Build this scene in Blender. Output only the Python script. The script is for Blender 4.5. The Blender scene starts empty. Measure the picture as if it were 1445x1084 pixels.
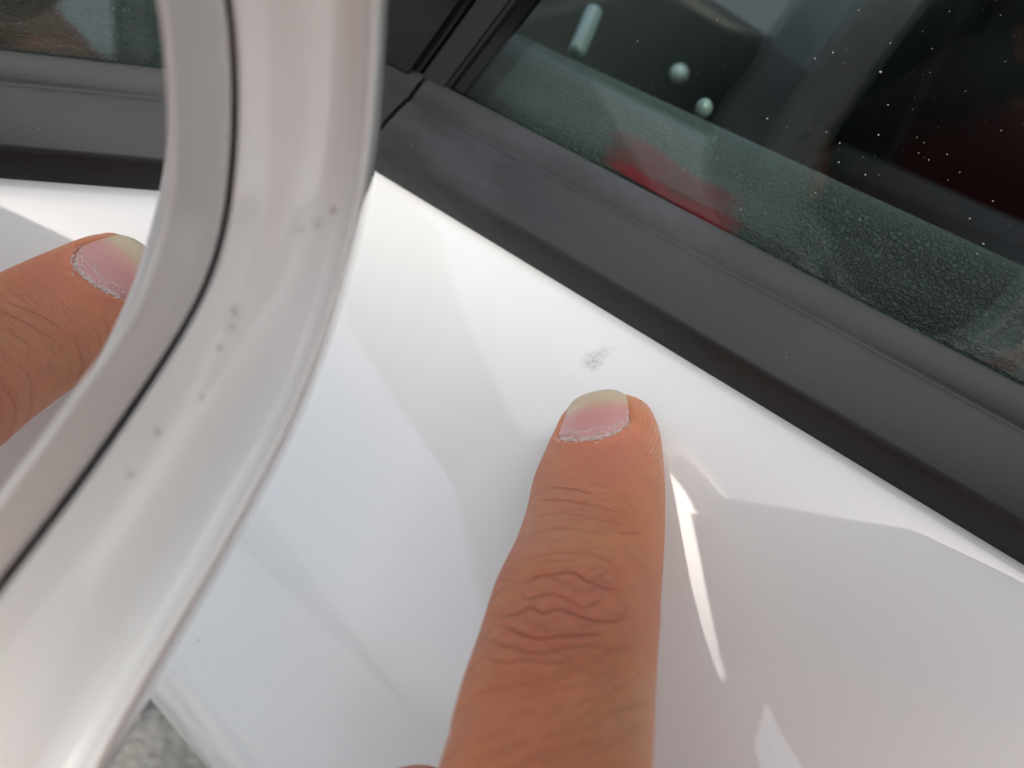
import bpy, bmesh, math, random
import numpy as np
from mathutils import Matrix, Vector

sc = bpy.context.scene
random.seed(4); rng = np.random.default_rng(4)
MM = 0.001
# World axes: X = forward along the car, Y = out from the car's left side, Z = up (millimetres in the maths below).
# ------------------------------------------------------------------ camera
FP, CX, CY = 1100.0, 722.5, 542.0
_F = np.array([-2114., 1467., -FP]); _F /= np.linalg.norm(_F)
_u1 = .15; _k = -_u1*_F[0]
_a = 1+_F[1]**2/_F[2]**2; _b = -2*_k*_F[1]/_F[2]**2; _c = _u1**2+_k*_k/_F[2]**2-1
_u2 = (-_b+math.sqrt(_b*_b-4*_a*_c))/(2*_a)
_U = np.array([_u1, _u2, (_k-_F[1]*_u2)/_F[2]])
_L = np.cross(_U, _F)
M = np.array([_F, _L, _U])                       # camera -> car axes
def ray(p): return M @ np.array([(p[0]-CX)/FP, (CY-p[1])/FP, -1.])
CAM = -120*ray((850, 575))
def at(p, d): return CAM+d*ray(p)
def proj(P):
    q = (np.asarray(P)-CAM) @ M
    z = -q[..., 2]
    return np.stack([CX+FP*q[..., 0]/z, CY-FP*q[..., 1]/z, z], -1)
def on_plane(p, n, d):
    r = ray(p); return CAM+(d-CAM@n)/(r@n)*r

cam = bpy.data.cameras.new('camera'); camo = bpy.data.objects.new('camera', cam)
sc.collection.objects.link(camo)
mw = Matrix([[M[i][0], M[i][1], M[i][2], CAM[i]*MM] for i in range(3)]+[[0, 0, 0, 1]])
camo.matrix_world = mw
cam.sensor_width = 36; cam.sensor_fit = 'HORIZONTAL'; cam.lens = FP/1445*36
cam.clip_start = 0.004; cam.clip_end = 500
cam.dof.use_dof = True; cam.dof.focus_distance = 0.108; cam.dof.aperture_fstop = cam.lens/1.4
sc.camera = camo
# ------------------------------------------------------------------ light
SUN_EL, SUN_AZ = math.radians(60), math.radians(150)   # azimuth measured from +X towards +Y
w = bpy.data.worlds.new("World"); sc.world = w; w.use_nodes = True
nt = w.node_tree; nt.nodes.clear()
sky = nt.nodes.new('ShaderNodeTexSky'); sky.sky_type = 'NISHITA'; sky.sun_disc = False
sky.sun_elevation = SUN_EL; sky.sun_rotation = math.pi/2-SUN_AZ
sky.air_density = 1.0; sky.dust_density = 7.0; sky.ozone_density = 1.0
hs = nt.nodes.new('ShaderNodeHueSaturation'); hs.inputs['Saturation'].default_value = .72
bg = nt.nodes.new('ShaderNodeBackground'); bg.inputs['Strength'].default_value = .15
wo = nt.nodes.new('ShaderNodeOutputWorld')
nt.links.new(sky.outputs[0], hs.inputs['Color']); nt.links.new(hs.outputs[0], bg.inputs[0]); nt.links.new(bg.outputs[0], wo.inputs[0])
sl = bpy.data.lights.new('sun', 'SUN'); sl.energy = .75; sl.angle = math.radians(165); sl.color = (.90, .965, 1)
so = bpy.data.objects.new('sun', sl); sc.collection.objects.link(so)
sd = Vector((math.cos(SUN_EL)*math.cos(SUN_AZ), math.cos(SUN_EL)*math.sin(SUN_AZ), math.sin(SUN_EL)))
so.rotation_euler = sd.to_track_quat('Z', 'Y').to_euler()
sc.view_settings.view_transform = 'Standard'; sc.view_settings.look = 'None'
sc.view_settings.exposure = 0.76; sc.view_settings.gamma = 1.0
sc.cycles.max_bounces = 10; sc.cycles.transparent_max_bounces = 16; sc.cycles.glossy_bounces = 6
sc.cycles.use_denoising = True
sc.cycles.sample_clamp_indirect = 6

# ------------------------------------------------------------------ helpers
def empty(name, parent=None, loc=(0, 0, 0)):
    o = bpy.data.objects.new(name, None); sc.collection.objects.link(o)
    o.empty_display_size = .05; o.location = Vector(loc)*MM
    if parent: o.parent = parent
    return o
def tag(o, label=None, cat=None, group=None, kind=None):
    for k, v in (('label', label), ('category', cat), ('group', group), ('kind', kind)):
        if v: o[k] = v
    return o
def mesh(name, verts, faces, mat, parent=None, smooth=True):
    me = bpy.data.meshes.new(name)
    me.from_pydata([tuple(np.asarray(v, float)*MM) for v in verts], [], [tuple(f) for f in faces])
    me.validate(); me.update()
    if smooth: me.polygons.foreach_set('use_smooth', [True]*len(me.polygons))
    o = bpy.data.objects.new(name, me); sc.collection.objects.link(o)
    if mat:
        for m in (mat if isinstance(mat, (list, tuple)) else [mat]): me.materials.append(m)
    if parent is not None: o.parent = parent
    return o
def recalc(o):
    bm = bmesh.new(); bm.from_mesh(o.data)
    bmesh.ops.remove_doubles(bm, verts=bm.verts, dist=1e-6)
    bmesh.ops.recalc_face_normals(bm, faces=bm.faces); bm.to_mesh(o.data); bm.free()
    return o
def loft(rings, closed=True, cap=False, off=0):
    """rings: list of equally long point lists"""
    V = [p for r in rings for p in r]; n = len(rings[0]); Fc = []
    for i in range(len(rings)-1):
        for j in range(n if closed else n-1):
            a = i*n+j; b = i*n+(j+1) % n
            Fc.append((a, b, b+n, a+n))
    if cap:
        Fc.append(tuple(range(n-1, -1, -1))); Fc.append(tuple(range(len(V)-n, len(V))))
    return V, Fc
def spline(P, n, closed=False):
    """Catmull-Rom through P sampled evenly by arc length"""
    P = np.asarray(P, float)
    if closed: Q = np.vstack([P[-1], P, P[0], P[1]])
    else: Q = np.vstack([2*P[0]-P[1], P, 2*P[-1]-P[-2]])
    out = []
    for i in range(1, len(Q)-2):
        t = np.linspace(0, 1, 40, endpoint=False)[:, None]
        p0, p1, p2, p3 = Q[i-1], Q[i], Q[i+1], Q[i+2]
        out.append(.5*(2*p1+(p2-p0)*t+(2*p0-5*p1+4*p2-p3)*t*t+(3*p1-p0-3*p2+p3)*t**3))
    out = np.vstack(out+[Q[-2][None]])
    s = np.r_[0, np.cumsum(np.linalg.norm(np.diff(out, axis=0), axis=1))]
    tt = np.linspace(0, s[-1], n, endpoint=not closed)
    return np.stack([np.interp(tt, s, out[:, k]) for k in range(P.shape[1])], 1)
def extrude(profile, fs, closed=False, cap=False):
    """sweep an (l,u) profile along X at the stations fs"""
    return loft([[(f, p[0], p[1]) for p in profile] for f in fs], closed, cap)
def box(name, lo, hi, mat, parent, bev=2.0, segs=2):
    bm = bmesh.new(); bmesh.ops.create_cube(bm, size=1)
    lo = np.array(lo, float); hi = np.array(hi, float)
    for v in bm.verts: v.co = Vector(((lo+hi)/2+np.array(v.co)*(hi-lo))*MM)
    if bev: bmesh.ops.bevel(bm, geom=list(bm.edges), offset=bev*MM, segments=segs, affect='EDGES')
    me = bpy.data.meshes.new(name); bm.to_mesh(me); bm.free()
    me.polygons.foreach_set('use_smooth', [True]*len(me.polygons)) if bev else None
    o = bpy.data.objects.new(name, me); sc.collection.objects.link(o); me.materials.append(mat)
    o.parent = parent
    return o
def tube(pts, rad, n=24, cap=True, flat=(1, 1)):
    pts = np.asarray(pts, float); rad = np.broadcast_to(np.asarray(rad, float), (len(pts),))
    T = np.gradient(pts, axis=0); T /= np.linalg.norm(T, axis=1)[:, None]
    u = np.cross(T[0], [0.2, .3, 1.]); u /= np.linalg.norm(u); rings = []
    for p, t, r in zip(pts, T, rad):
        u = u-t*(u@t); u /= np.linalg.norm(u); v = np.cross(t, u)
        rings.append([p+r*(flat[0]*math.cos(a)*u+flat[1]*math.sin(a)*v) for a in np.linspace(0, 2*math.pi, n, endpoint=False)])
    return loft(rings, True, cap)

# ------------------------------------------------------------------ materials
class N:
    def __init__(s, name):
        s.m = bpy.data.materials.new(name); s.m.use_nodes = True; s.t = s.m.node_tree; s.t.nodes.clear()
        s.out = s.t.nodes.new('ShaderNodeOutputMaterial')
    def __call__(s, typ, **kw):
        n = s.t.nodes.new('ShaderNode'+typ)
        for k, v in kw.items():
            if k.startswith('_'): setattr(n, k[1:], v)
            else:
                key = k.replace('__', ' ')
                inp = n.inputs[int(key[1:])] if key[0] == 'i' and key[1:].isdigit() else n.inputs[key]
                if isinstance(v, bpy.types.NodeSocket): s.t.links.new(v, inp)
                else: inp.default_value = (*v, 1) if inp.type == 'RGBA' and len(v) == 3 else v
        return n
    def surf(s, n): s.t.links.new(n.outputs[0], s.out.inputs['Surface']); return s.m
    def math(s, op, a, b=0., c=None, clamp=False):
        n = s.t.nodes.new('ShaderNodeMath'); n.operation = op; n.use_clamp = clamp
        for i, v in enumerate((a, b, c)):
            if v is None: continue
            if isinstance(v, bpy.types.NodeSocket): s.t.links.new(v, n.inputs[i])
            else: n.inputs[i].default_value = v
        return n.outputs[0]
    def ramp(s, fac, stops):
        n = s.t.nodes.new('ShaderNodeValToRGB'); s.t.links.new(fac, n.inputs[0])
        e = n.color_ramp.elements
        while len(e) < len(stops): e.new(.5)
        for k, (p, c) in enumerate(stops):
            e[k].position = p; e[k].color = (c, c, c, 1) if not hasattr(c, '__len__') else (*c, 1)
        return n.outputs[0]
    def mix(s, f, a, b, blend='MIX'):
        n = s.t.nodes.new('ShaderNodeMix'); n.data_type = 'RGBA'; n.blend_type = blend
        for k, v in ((0, f), (6, a), (7, b)):
            if isinstance(v, bpy.types.NodeSocket): s.t.links.new(v, n.inputs[k])
            else: n.inputs[k].default_value = (*v, 1) if hasattr(v, '__len__') and len(v) == 3 else v
        return n.outputs[2]
    def noise(s, scale, detail=3, rough=.5, vec=None, dist=0.):
        n = s('TexNoise', Scale=scale, Detail=detail, Roughness=rough, Distortion=dist)
        if vec is not None: s.t.links.new(vec, n.inputs['Vector'])
        return n.outputs['Fac']
    def co(s): return s('TexCoord').outputs['Object']
    def bump(s, h, strength, dist): return s('Bump', Height=h, Strength=strength, Distance=dist).outputs[0]

def simple(name, col, rough=.5, coat=0., metal=0., spec=.5, nscale=0, namt=0., bump=0., bscale=300):
    n = N(name); co = n.co()
    c = n.mix(n.ramp(n.noise(nscale or 60, 4, .6, co), [(.3, 0.), (.7, 1.)]), tuple(np.array(col)*(1-namt)), tuple(np.minimum(1, np.array(col)*(1+namt))))
    b = n('BsdfPrincipled', Base__Color=c, Roughness=rough, Metallic=metal)
    b.inputs['Coat Weight'].default_value = coat; b.inputs['Coat Roughness'].default_value = .02
    b.inputs['Specular IOR Level'].default_value = spec
    if bump: n.t.links.new(n.bump(n.noise(bscale, 3, .6, co), bump, .0005), b.inputs['Normal'])
    return n.surf(b)

SCUFF = at((838, 508), 118)          # refined below, once the door exists
def paint_material(name, scuffs=(), specks=0.0, coat_ior=1.6, base=(.775, .80, .79)):
    n = N(name); co = n.co()
    col = base
    for (p, r, amt, sq) in scuffs:       # a worn grey rub: broken flecks inside a soft oval
        d = n('VectorMath', _operation='SUBTRACT', i0=co, i1=tuple(np.array(p)*MM)).outputs[0]
        mp = n('Mapping', Vector=d, Scale=(sq, 1, 1)).outputs[0]
        ln = n('VectorMath', _operation='LENGTH', i0=mp).outputs['Value']
        ml = n('MapRange', i0=ln, i1=0., i2=r*MM, i3=1., i4=0.).outputs[0]
        soft = n.math('POWER', ml, 1.2)
        fl = n.noise(1500, 4, .75, co)
        fine = n.noise(5200, 3, .7, co)
        mask = n.math('MULTIPLY', soft, n.ramp(n.math('ADD', n.math('MULTIPLY', fl, .65), n.math('MULTIPLY', fine, .35)), [(.455, 0.), (.55, 1.)]))
        haze_ = n.math('MULTIPLY', soft, .26)
        f = n.math('MULTIPLY', n.math('MAXIMUM', mask, haze_), amt, clamp=True)
        col = n.mix(f, col, (.19, .155, .115))
    if specks:
        v = n('TexVoronoi', Vector=co, Scale=specks, Randomness=1.).outputs
        sp = n.ramp(v['Distance'], [(.018, 1.), (.034, 0.)])
        pick = n.math('GREATER_THAN', n('SeparateColor', i0=v['Color']).outputs[0], .62)
        col = n.mix(n.math('MULTIPLY', n.math('MULTIPLY', sp, pick), .6), col, (.22, .20, .19))
    b = n('BsdfPrincipled', Base__Color=col, Roughness=.45)
    b.inputs['Specular IOR Level'].default_value = .25
    b.inputs['Coat Weight'].default_value = 1.; b.inputs['Coat Roughness'].default_value = .03; b.inputs['Coat IOR'].default_value = coat_ior
    n.t.links.new(n.bump(n.noise(350, 2, .5, co), .006, .0004), b.inputs['Coat Normal'])   # orange peel
    return n.surf(b)

def rubber_material():
    n = N('rubber'); co = n.co()
    st = n('Mapping', Vector=co, Scale=(.25, 1, 1)).outputs[0]
    a = n.noise(90, 5, .6, st); f = n.noise(1800, 3, .7, co)
    col = n.mix(n.ramp(a, [(.38, 0.), (.68, 1.)]), (.0115, .0130, .0136), (.0205, .0225, .0235))
    sm = n.noise(38, 6, .62, n('Mapping', Vector=co, Scale=(.5, 1, 1)).outputs[0], .6)
    col = n.mix(n.math('MULTIPLY', n.ramp(sm, [(.52, 0.), (.70, 1.)]), n.math('ADD', .35, n.math('MULTIPLY', f, .6))), col, (.050, .053, .060))
    v = n('TexVoronoi', Vector=co, Scale=330., Randomness=1.).outputs
    sp = n.math('MULTIPLY', n.ramp(v['Distance'], [(.02, 1.), (.05, 0.)]), n.math('GREATER_THAN', n('SeparateColor', i0=v['Color']).outputs[0], .8))
    col = n.mix(n.math('MULTIPLY', sp, .35), col, (.4, .4, .4))
    b = n('BsdfPrincipled', Base__Color=col, Roughness=n.math('ADD', .40, n.math('MULTIPLY', a, .18)))
    n.t.links.new(n.bump(f, .12, .0002), b.inputs['Normal'])
    return n.surf(b)

def leather_material():
    n = N('leather'); co = n.co()
    wv = n('VectorMath', _operation='ADD', i0=co, i1=n('VectorMath', _operation='SCALE', i0=n('TexNoise', Vector=co, Scale=700., Detail=2.).outputs['Color'], Scale=.0009).outputs[0]).outputs[0]
    v = n('TexVoronoi', _feature='DISTANCE_TO_EDGE', Vector=wv, Scale=1250.).outputs['Distance']
    v2 = n('TexVoronoi', _feature='DISTANCE_TO_EDGE', Vector=wv, Scale=2600.).outputs['Distance']
    h = n.math('ADD', n.ramp(v, [(0., 0.), (.16, 1.)]), n.math('MULTIPLY', n.ramp(v2, [(0., 0.), (.2, 1.)]), .35))
    b = n('BsdfPrincipled', Base__Color=(.115, .125, .12, 1), Roughness=.40)
    n.t.links.new(n.bump(h, 1., .0005), b.inputs['Normal'])
    return n.surf(b)

def glass_material(name, tint):
    n = N(name)
    g = n('NewGeometry'); dt = n('VectorMath', _operation='DOT_PRODUCT', i0=g.outputs['Normal'], i1=g.outputs['Incoming']).outputs['Value']
    c = n.math('SUBTRACT', 1., n.math('ABSOLUTE', dt), clamp=True)
    fr = n.math('ADD', .045, n.math('MULTIPLY', n.math('POWER', c, 5.), .955))
    tr = n('BsdfTransparent', Color=(*tint, 1)); gl = n('BsdfGlossy', Color=(1, 1, 1, 1), Roughness=.0)
    mx = n('MixShader', i0=fr); n.t.links.new(tr.outputs[0], mx.inputs[1]); n.t.links.new(gl.outputs[0], mx.inputs[2])
    return n.surf(mx)

def mirror_material():
    n = N('mirror_silver')
    b = n('BsdfPrincipled', Base__Color=(.82, .835, .85, 1), Metallic=1., Roughness=.0)
    return n.surf(b)

def skin_material():
    n = N('skin'); co = n.co()
    tone = n('Attribute', _attribute_name='tone').outputs['Color']    # pigment map: rosy knuckles, pale tip, crease lines, plus added darkening of unseen skin
    sep = n('SeparateColor', i0=tone).outputs
    mott = n.noise(170, 5, .6, co); fine = n.noise(900, 3, .6, co)
    c = n.mix(n.ramp(mott, [(.3, 0.), (.72, 1.)]), (.68, .225, .090), (.83, .325, .145))
    rz = n.ramp(n.noise(75, 4, .65, co), [(.35, 0.), (.68, 1.)])
    c = n.mix(n.math('MULTIPLY', rz, .75), c, (.74, .265, .160))
    c = n.mix(sep[0], c, (.72, .235, .155))        # R: rosy
    c = n.mix(sep[1], c, (.68, .42, .27))          # G: pale
    c = n.mix(n.math('MULTIPLY', sep[2], .85), c, (.34, .055, .028))   # B: creases, darker unseen skin
    c = n.mix(n.math('MULTIPLY', n.ramp(fine, [(.35, 0.), (.75, 1.)]), .22), c, (.68, .41, .28))
    # fine cross-hatched skin texture and dermal ridges on the pad
    v = n('TexVoronoi', _feature='DISTANCE_TO_EDGE', Vector=co, Scale=1500.).outputs['Distance']
    rd = n('Attribute', _attribute_name='ridge').outputs
    wv = n('Math', _operation='SINE', i0=n.math('ADD', n('SeparateXYZ', i0=rd['Vector']).outputs[0], n.math('MULTIPLY', n.noise(330, 2, .5, co), 7.))).outputs[0]
    rm = n('SeparateXYZ', i0=rd['Vector']).outputs[1]
    h = n.math('ADD', n.math('MULTIPLY', n.ramp(v, [(0., 0.), (.25, 1.)]), .30), n.math('MULTIPLY', n.noise(2600, 3, .6, co), .35))
    h = n.math('ADD', h, n.math('MULTIPLY', n.math('MULTIPLY', wv, rm), .75))
    fuv = n('Attribute', _attribute_name='fuv').outputs['Vector']
    jm = n('SeparateXYZ', i0=fuv).outputs[2]
    l1 = n.noise(1., 3, .6, n('Mapping', Vector=fuv, Scale=(2.6, .45, 0)).outputs[0], .5)
    l2 = n.noise(1., 2, .5, n('Mapping', Vector=fuv, Scale=(5.5, 1.1, 0)).outputs[0], .3)
    ln = n.math('ADD', n.ramp(l1, [(.38, 0.), (.5, 1.)]), n.math('MULTIPLY', n.ramp(l2, [(.36, 0.), (.5, 1.)]), .6))
    h = n.math('ADD', h, n.math('MULTIPLY', n.math('MULTIPLY', ln, n.math('ADD', jm, .25)), 1.25))
    c = n.mix(n.math('MULTIPLY', n.math('MULTIPLY', n.math('SUBTRACT', 1., n.ramp(l1, [(.34, 0.), (.46, 1.)])), jm), .26), c, (.36, .10, .05))
    c = n.mix(n.math('MULTIPLY', n.math('MULTIPLY', n.math('ADD', n.math('MULTIPLY', wv, .5), .5), rm), n.ramp(n.noise(500, 3, .6, co), [(.35, .05), (.65, .45)])), c, (.86, .60, .46))
    b = n('BsdfPrincipled', Base__Color=c, Roughness=n.math('ADD', .36, n.math('MULTIPLY', fine, .18)))
    b.inputs['Subsurface Weight'].default_value = .35
    b.inputs['Subsurface Radius'].default_value = (1., .35, .2); b.inputs['Subsurface Scale'].default_value = .0012
    b.inputs['Specular IOR Level'].default_value = .42
    n.t.links.new(n.bump(h, .5, .00024), b.inputs['Normal'])
    return n.surf(b)

def nail_material():
    n = N('nail'); co = n.co()
    t = n('SeparateColor', i0=n('Attribute', _attribute_name='tone').outputs['Color']).outputs
    # R = 0 cuticle .. 1 free edge, G = -1..1 across (stored 0..1), B = dry cuticle flakes
    wob = n.math('ADD', t[0], n.math('MULTIPLY', n.math('SUBTRACT', n.noise(420, 3, .6, co), .5), .10))
    c = n.ramp(wob, [(0., (.74, .38, .36)), (.45, (.74, .35, .32)), (.60, (.74, .42, .33)), (.74, (.70, .54, .37)), (.95, (.66, .55, .40)), (1., (.55, .50, .40))])
    line = n('Mapping', Vector=co, Scale=(1, 1, 1)).outputs[0]
    fl = n.ramp(n.noise(1900, 4, .7, line), [(.40, 0.), (.56, 1.)])
    c = n.mix(n.math('MULTIPLY', t[2], fl), c, (.90, .84, .78))
    b = n('BsdfPrincipled', Base__Color=c, Roughness=.30)
    b.inputs['Subsurface Weight'].default_value = .25; b.inputs['Subsurface Radius'].default_value = (1., .4, .3); b.inputs['Subsurface Scale'].default_value = .001
    n.t.links.new(n.bump(n.math('MULTIPLY', t[2], fl), .7, .0002), b.inputs['Normal'])
    return n.surf(b)

def ground_material():
    n = N('asphalt'); co = n.co()
    v = n('TexVoronoi', Vector=co, Scale=120.).outputs
    c = n.mix(n.ramp(n.noise(9, 5, .6, co), [(.42, 0.), (.58, 1.)]), (.09, .095, .10), (.26, .255, .225))
    c = n.mix(n.ramp(n('SeparateColor', i0=v['Color']).outputs[0], [(.5, 0.), (.9, 1.)]), c, (.27, .265, .24))
    b = n('BsdfPrincipled', Base__Color=c, Roughness=.85)
    n.t.links.new(n.bump(v['Distance'], .6, .01), b.inputs['Normal'])
    return n.surf(b)

M_RUB = rubber_material(); M_LEA = leather_material()
M_GLASS = glass_material('window_glass', (.805, .90, .865))
M_MIR = mirror_material(); M_SKIN = skin_material(); M_NAIL = nail_material()
M_BLK = simple('black_gloss_plastic', (.006, .006, .007), .22, namt=.1)
M_MAT = simple('black_matt_plastic', (.02, .02, .022), .55, namt=.2, bump=.2, bscale=900)
M_GREYRUB = simple('grey_rubber', (.012, .012, .013), .65, namt=.2)
M_DARKTRIM = simple('dark_interior', (.011, .013, .0125), .6, namt=.2)
M_GREYTRIM = simple('grey_interior', (.05, .055, .055), .55, namt=.15)
M_CHROME = simple('chrome', (.8, .82, .83), .12, metal=1.)
M_BEZ = simple('bezel_paint', (.68, .70, .71), .35, coat=.6, namt=.02)
M_RED = simple('red_for_reflection', (.26, .010, .018), .85, namt=.25, nscale=200, bump=.4, bscale=1500)
M_SATIN = simple('satin_metal', (.47, .50, .50), .35, metal=.3)
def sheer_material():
    n = N('sheer_red_reflection'); co = n.co()
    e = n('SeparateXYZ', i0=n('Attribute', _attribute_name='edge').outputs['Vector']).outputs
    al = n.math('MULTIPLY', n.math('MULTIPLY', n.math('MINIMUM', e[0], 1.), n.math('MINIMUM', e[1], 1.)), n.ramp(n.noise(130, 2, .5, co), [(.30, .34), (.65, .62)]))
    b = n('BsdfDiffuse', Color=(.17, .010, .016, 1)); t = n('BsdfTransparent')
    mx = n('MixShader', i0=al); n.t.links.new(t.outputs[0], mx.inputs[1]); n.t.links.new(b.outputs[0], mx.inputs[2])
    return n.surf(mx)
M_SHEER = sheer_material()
M_SHADE = simple('tyre_rubber', (.02, .02, .02), .8)
M_SPECK = simple('dust', (.55, .55, .52), .9)
M_FLAKE = simple('dry_skin_flake', (.92, .80, .72), .6)
M_GAPSHADE = simple('gap_shade_grey', (.22, .23, .24), .6)
M_RIM = simple('wheel_alloy', (.5, .5, .52), .3, metal=1.)

# ------------------------------------------------------------------ ground
GZ = -880.
g = mesh('ground', [(-60000, -60000, GZ), (60000, -60000, GZ), (60000, 60000, GZ), (-60000, 60000, GZ)], [(0, 1, 2, 3)], ground_material())
tag(g, kind='structure')

# ------------------------------------------------------------------ car: profiles in the (l,u) plane
th = math.radians(55); n_tip = np.array([math.cos(th), math.sin(th)])
def lu(p): r = ray(p); return np.array([r[1], r[2]])
Clu = CAM[1:]
def hit(p, P0, phi):
    """where the sight line family through pixel p meets the straight profile line through P0 whose outward normal is phi degrees above horizontal"""
    nn = np.array([math.cos(math.radians(phi)), math.sin(math.radians(phi))]); r = lu(p)
    return Clu+((P0-Clu)@nn)/(r@nn)*r
belt = hit((990, 515), np.zeros(2), 55)
# door skin: integrate the normal angle along arc length away from the belt edge
tipdist = np.linalg.norm(belt)
S = [-1.6, 0, .8, 2.0, 4.0, tipdist, 26, 42, 60, 80, 100, 118, 150, 220, 420, 520, 600]
A = [125, 82, 72, 64, 59, 55, 51.5, 46.5, 40, 29, 16, 3, -9, -16, -17, -19, -24]
ss = np.concatenate([np.linspace(-1.6, 4, 36), np.linspace(4.4, 160, 150), np.linspace(163, 600, 60)])
aa = np.radians(np.interp(ss, S, A))
aa = np.convolve(np.pad(aa, 4, mode='edge'), np.ones(9)/9, 'valid')
dirs = np.stack([np.sin(aa), -np.cos(aa)], 1)
prof = np.vstack([[0, 0], np.cumsum((dirs[1:]+dirs[:-1])/2*np.diff(ss)[:, None], 0)])
i0 = np.argmin(abs(ss-tipdist)); prof = prof-prof[i0]
ib = np.argmin(abs(ss)); edge = prof[ib]
hem = np.vstack([edge+np.array([-1.9, -9.]), edge+np.array([-1.9, -2.])])
skin_prof = np.vstack([hem, prof])
CAR = tag(empty('car'), 'white car with black window seal and a scuff on its door shoulder', 'car')
DOOR = empty('front_door', CAR)
M_PAINT = None
def door_pt(p):
    """pixel sight line on the door skin"""
    r = ray(p); best = None
    for a, b in zip(prof[ib:-1], prof[ib+1:]):
        d = b-a; nn = np.array([-d[1], d[0]]); den = r[1:]@nn
        if abs(den) < 1e-9: continue
        t = ((a-Clu)@nn)/den; q = Clu+t*r[1:]; k = (q-a)@d/(d@d)
        if -1e-6 <= k <= 1+1e-6 and t > 0 and (best is None or t < best): best = t
    return CAM+best*r
SC1, SC2 = door_pt((836, 510)), door_pt((851, 497))
SC3 = door_pt((866, 492))
M_PAINT = paint_material('white_paint', [(SC1, 2.2, .8, 1.), (SC2, 1.6, .5, 1.), (SC3, .7, .25, 1.)], specks=95.)
M_PAINT2 = paint_material('white_paint_plain')
fs = np.concatenate([np.linspace(-760, -120, 40), np.linspace(-110, 120, 60), np.linspace(125, 230, 12)])
V, Fc = extrude(skin_prof, fs); recalc(mesh('door_skin', V, Fc, M_PAINT, DOOR))
V, Fc = extrude(skin_prof, np.linspace(236, 900, 30)); recalc(mesh('front_wing', V, Fc, M_PAINT2, CAR))
REAR = empty('rear_door', CAR)
V, Fc = extrude(skin_prof, np.linspace(-766, -1500, 30)); recalc(mesh('door_skin', V, Fc, M_PAINT2, REAR))

# window seal: rises from behind the hem, bulges out, runs up to the glass with a groove
e0 = edge+np.array([-.2, -.8])
s1 = hit((1000, 480), edge+np.array([.1, 0]), -2)
s2 = hit((1000, 368), s1, 58)
s3 = hit((1000, 313), s2+np.array([0, .5]), 60)
seg = []
def arc_in(a, b, bulge, n=12):
    a = np.asarray(a); b = np.asarray(b); d = b-a; nn = np.array([d[1], -d[0]])/np.linalg.norm(d)
    if nn[0]+nn[1] < 0: nn = -nn
    return [a+d*t+nn*bulge*4*t*(1-t) for t in np.linspace(0, 1, n)]
seal = [e0+np.array([-.5, -5]), e0]+arc_in(e0, s1, .25, 8)[1:]
d12 = (s2-s1)/np.linalg.norm(s2-s1); n12 = np.array([-d12[1], d12[0]]); n12 = n12 if n12.sum() > 0 else -n12
seal += arc_in(s1, s2-d12*.5, .28, 16)[1:]
seal += [s2-d12*.25-n12*.12, s2-n12*.26, s2+d12*.25-n12*.24]
d23 = (s3-s2)/np.linalg.norm(s3-s2); n23 = np.array([-d23[1], d23[0]]); n23 = n23 if n23.sum() > 0 else -n23
seal += arc_in(s2+d23*.7-n12*.1, s3-d23*.4, .2, 14)
seal += [s3-d23*.12-n23*.12, s3-n23*.6, s3-n23*5]
seal = np.array(seal)
sn = np.array([math.cos(th), math.sin(th)])
def on_seal(p):            # pixel -> point near the seal's face (plane through s2, normal 58 deg)
    nn = np.array([0, math.cos(math.radians(58)), math.sin(math.radians(58))]); return on_plane(p, nn, nn[1:]@s2)
f_end = on_seal((578, 142))[0]
V, Fc = extrude(seal, np.concatenate([np.linspace(-758, -100, 30), np.linspace(-95, f_end, 40)]), cap=False)
sealo = recalc(mesh('window_seal', V, Fc, M_RUB, DOOR))
V, Fc = extrude(seal, np.linspace(-768, -1480, 12)); recalc(mesh('window_seal', V, Fc, M_RUB, REAR))
# short end piece of the seal below the corner cover (set a hair higher, ragged gap between)
V, Fc = extrude(seal*1.0+np.array([.35, .25]), np.linspace(f_end+.7, 170, 12)); recalc(mesh('seal_end_piece', V, Fc, M_GREYRUB, DOOR))

# window pane, leaning inwards
TUM = math.radians(16.5); wd = np.array([-math.sin(TUM), math.cos(TUM)]); wn = np.array([math.cos(TUM), math.sin(TUM)])
g0 = s3-np.array([.9, 1.2])
WN3 = np.array([0, wn[0], wn[1]]); WD = WN3[1:]@g0
def on_win(p, off=0.): return on_plane(p, WN3, WD+off)
def slab(name, poly, off, thick, mat, parent, bev=.4):
    """a plate lying parallel to the window: poly of car-space points on the window plane"""
    nv = WN3; a = [np.array(p)+nv*off for p in poly]; b = [p-nv*thick for p in a]
    n = len(a); V = a+b
    Fc = [tuple(range(n)), tuple(range(2*n-1, n-1, -1))]+[(i, n+i, n+(i+1) % n, (i+1) % n) for i in range(n)]
    o = recalc(mesh(name, V, Fc, mat, parent, smooth=False))
    if bev:
        bm = bmesh.new(); bm.from_mesh(o.data)
        bmesh.ops.bevel(bm, geom=list(bm.edges), offset=bev*MM, segments=2, affect='EDGES'); bm.to_mesh(o.data); bm.free()
    return o
def wpt(f, h): q = g0+wd*h; return np.array([f, q[0], q[1]])
a0 = on_win((640, 122)); a1 = on_win((733, 0)); dv = (a1-a0)/np.linalg.norm(a1-a0)
lean = (a1[0]-a0[0])/max(1e-6, (a1-a0)[2])
def front_edge(h): z = g0[1]+wd[1]*h; return a0[0]+lean*(z-a0[2])
HW = 400.
slab('window_pane', [wpt(-752, -25), wpt(front_edge(-25), -25), wpt(front_edge(HW), HW), wpt(-752, HW)], 0, 4, M_GLASS, DOOR, 0)
slab('window_pane', [wpt(-800, -25), wpt(-800, HW), wpt(-1440, HW-120), wpt(-1460, -25)], 0, 4, M_GLASS, REAR, 0)
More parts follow.
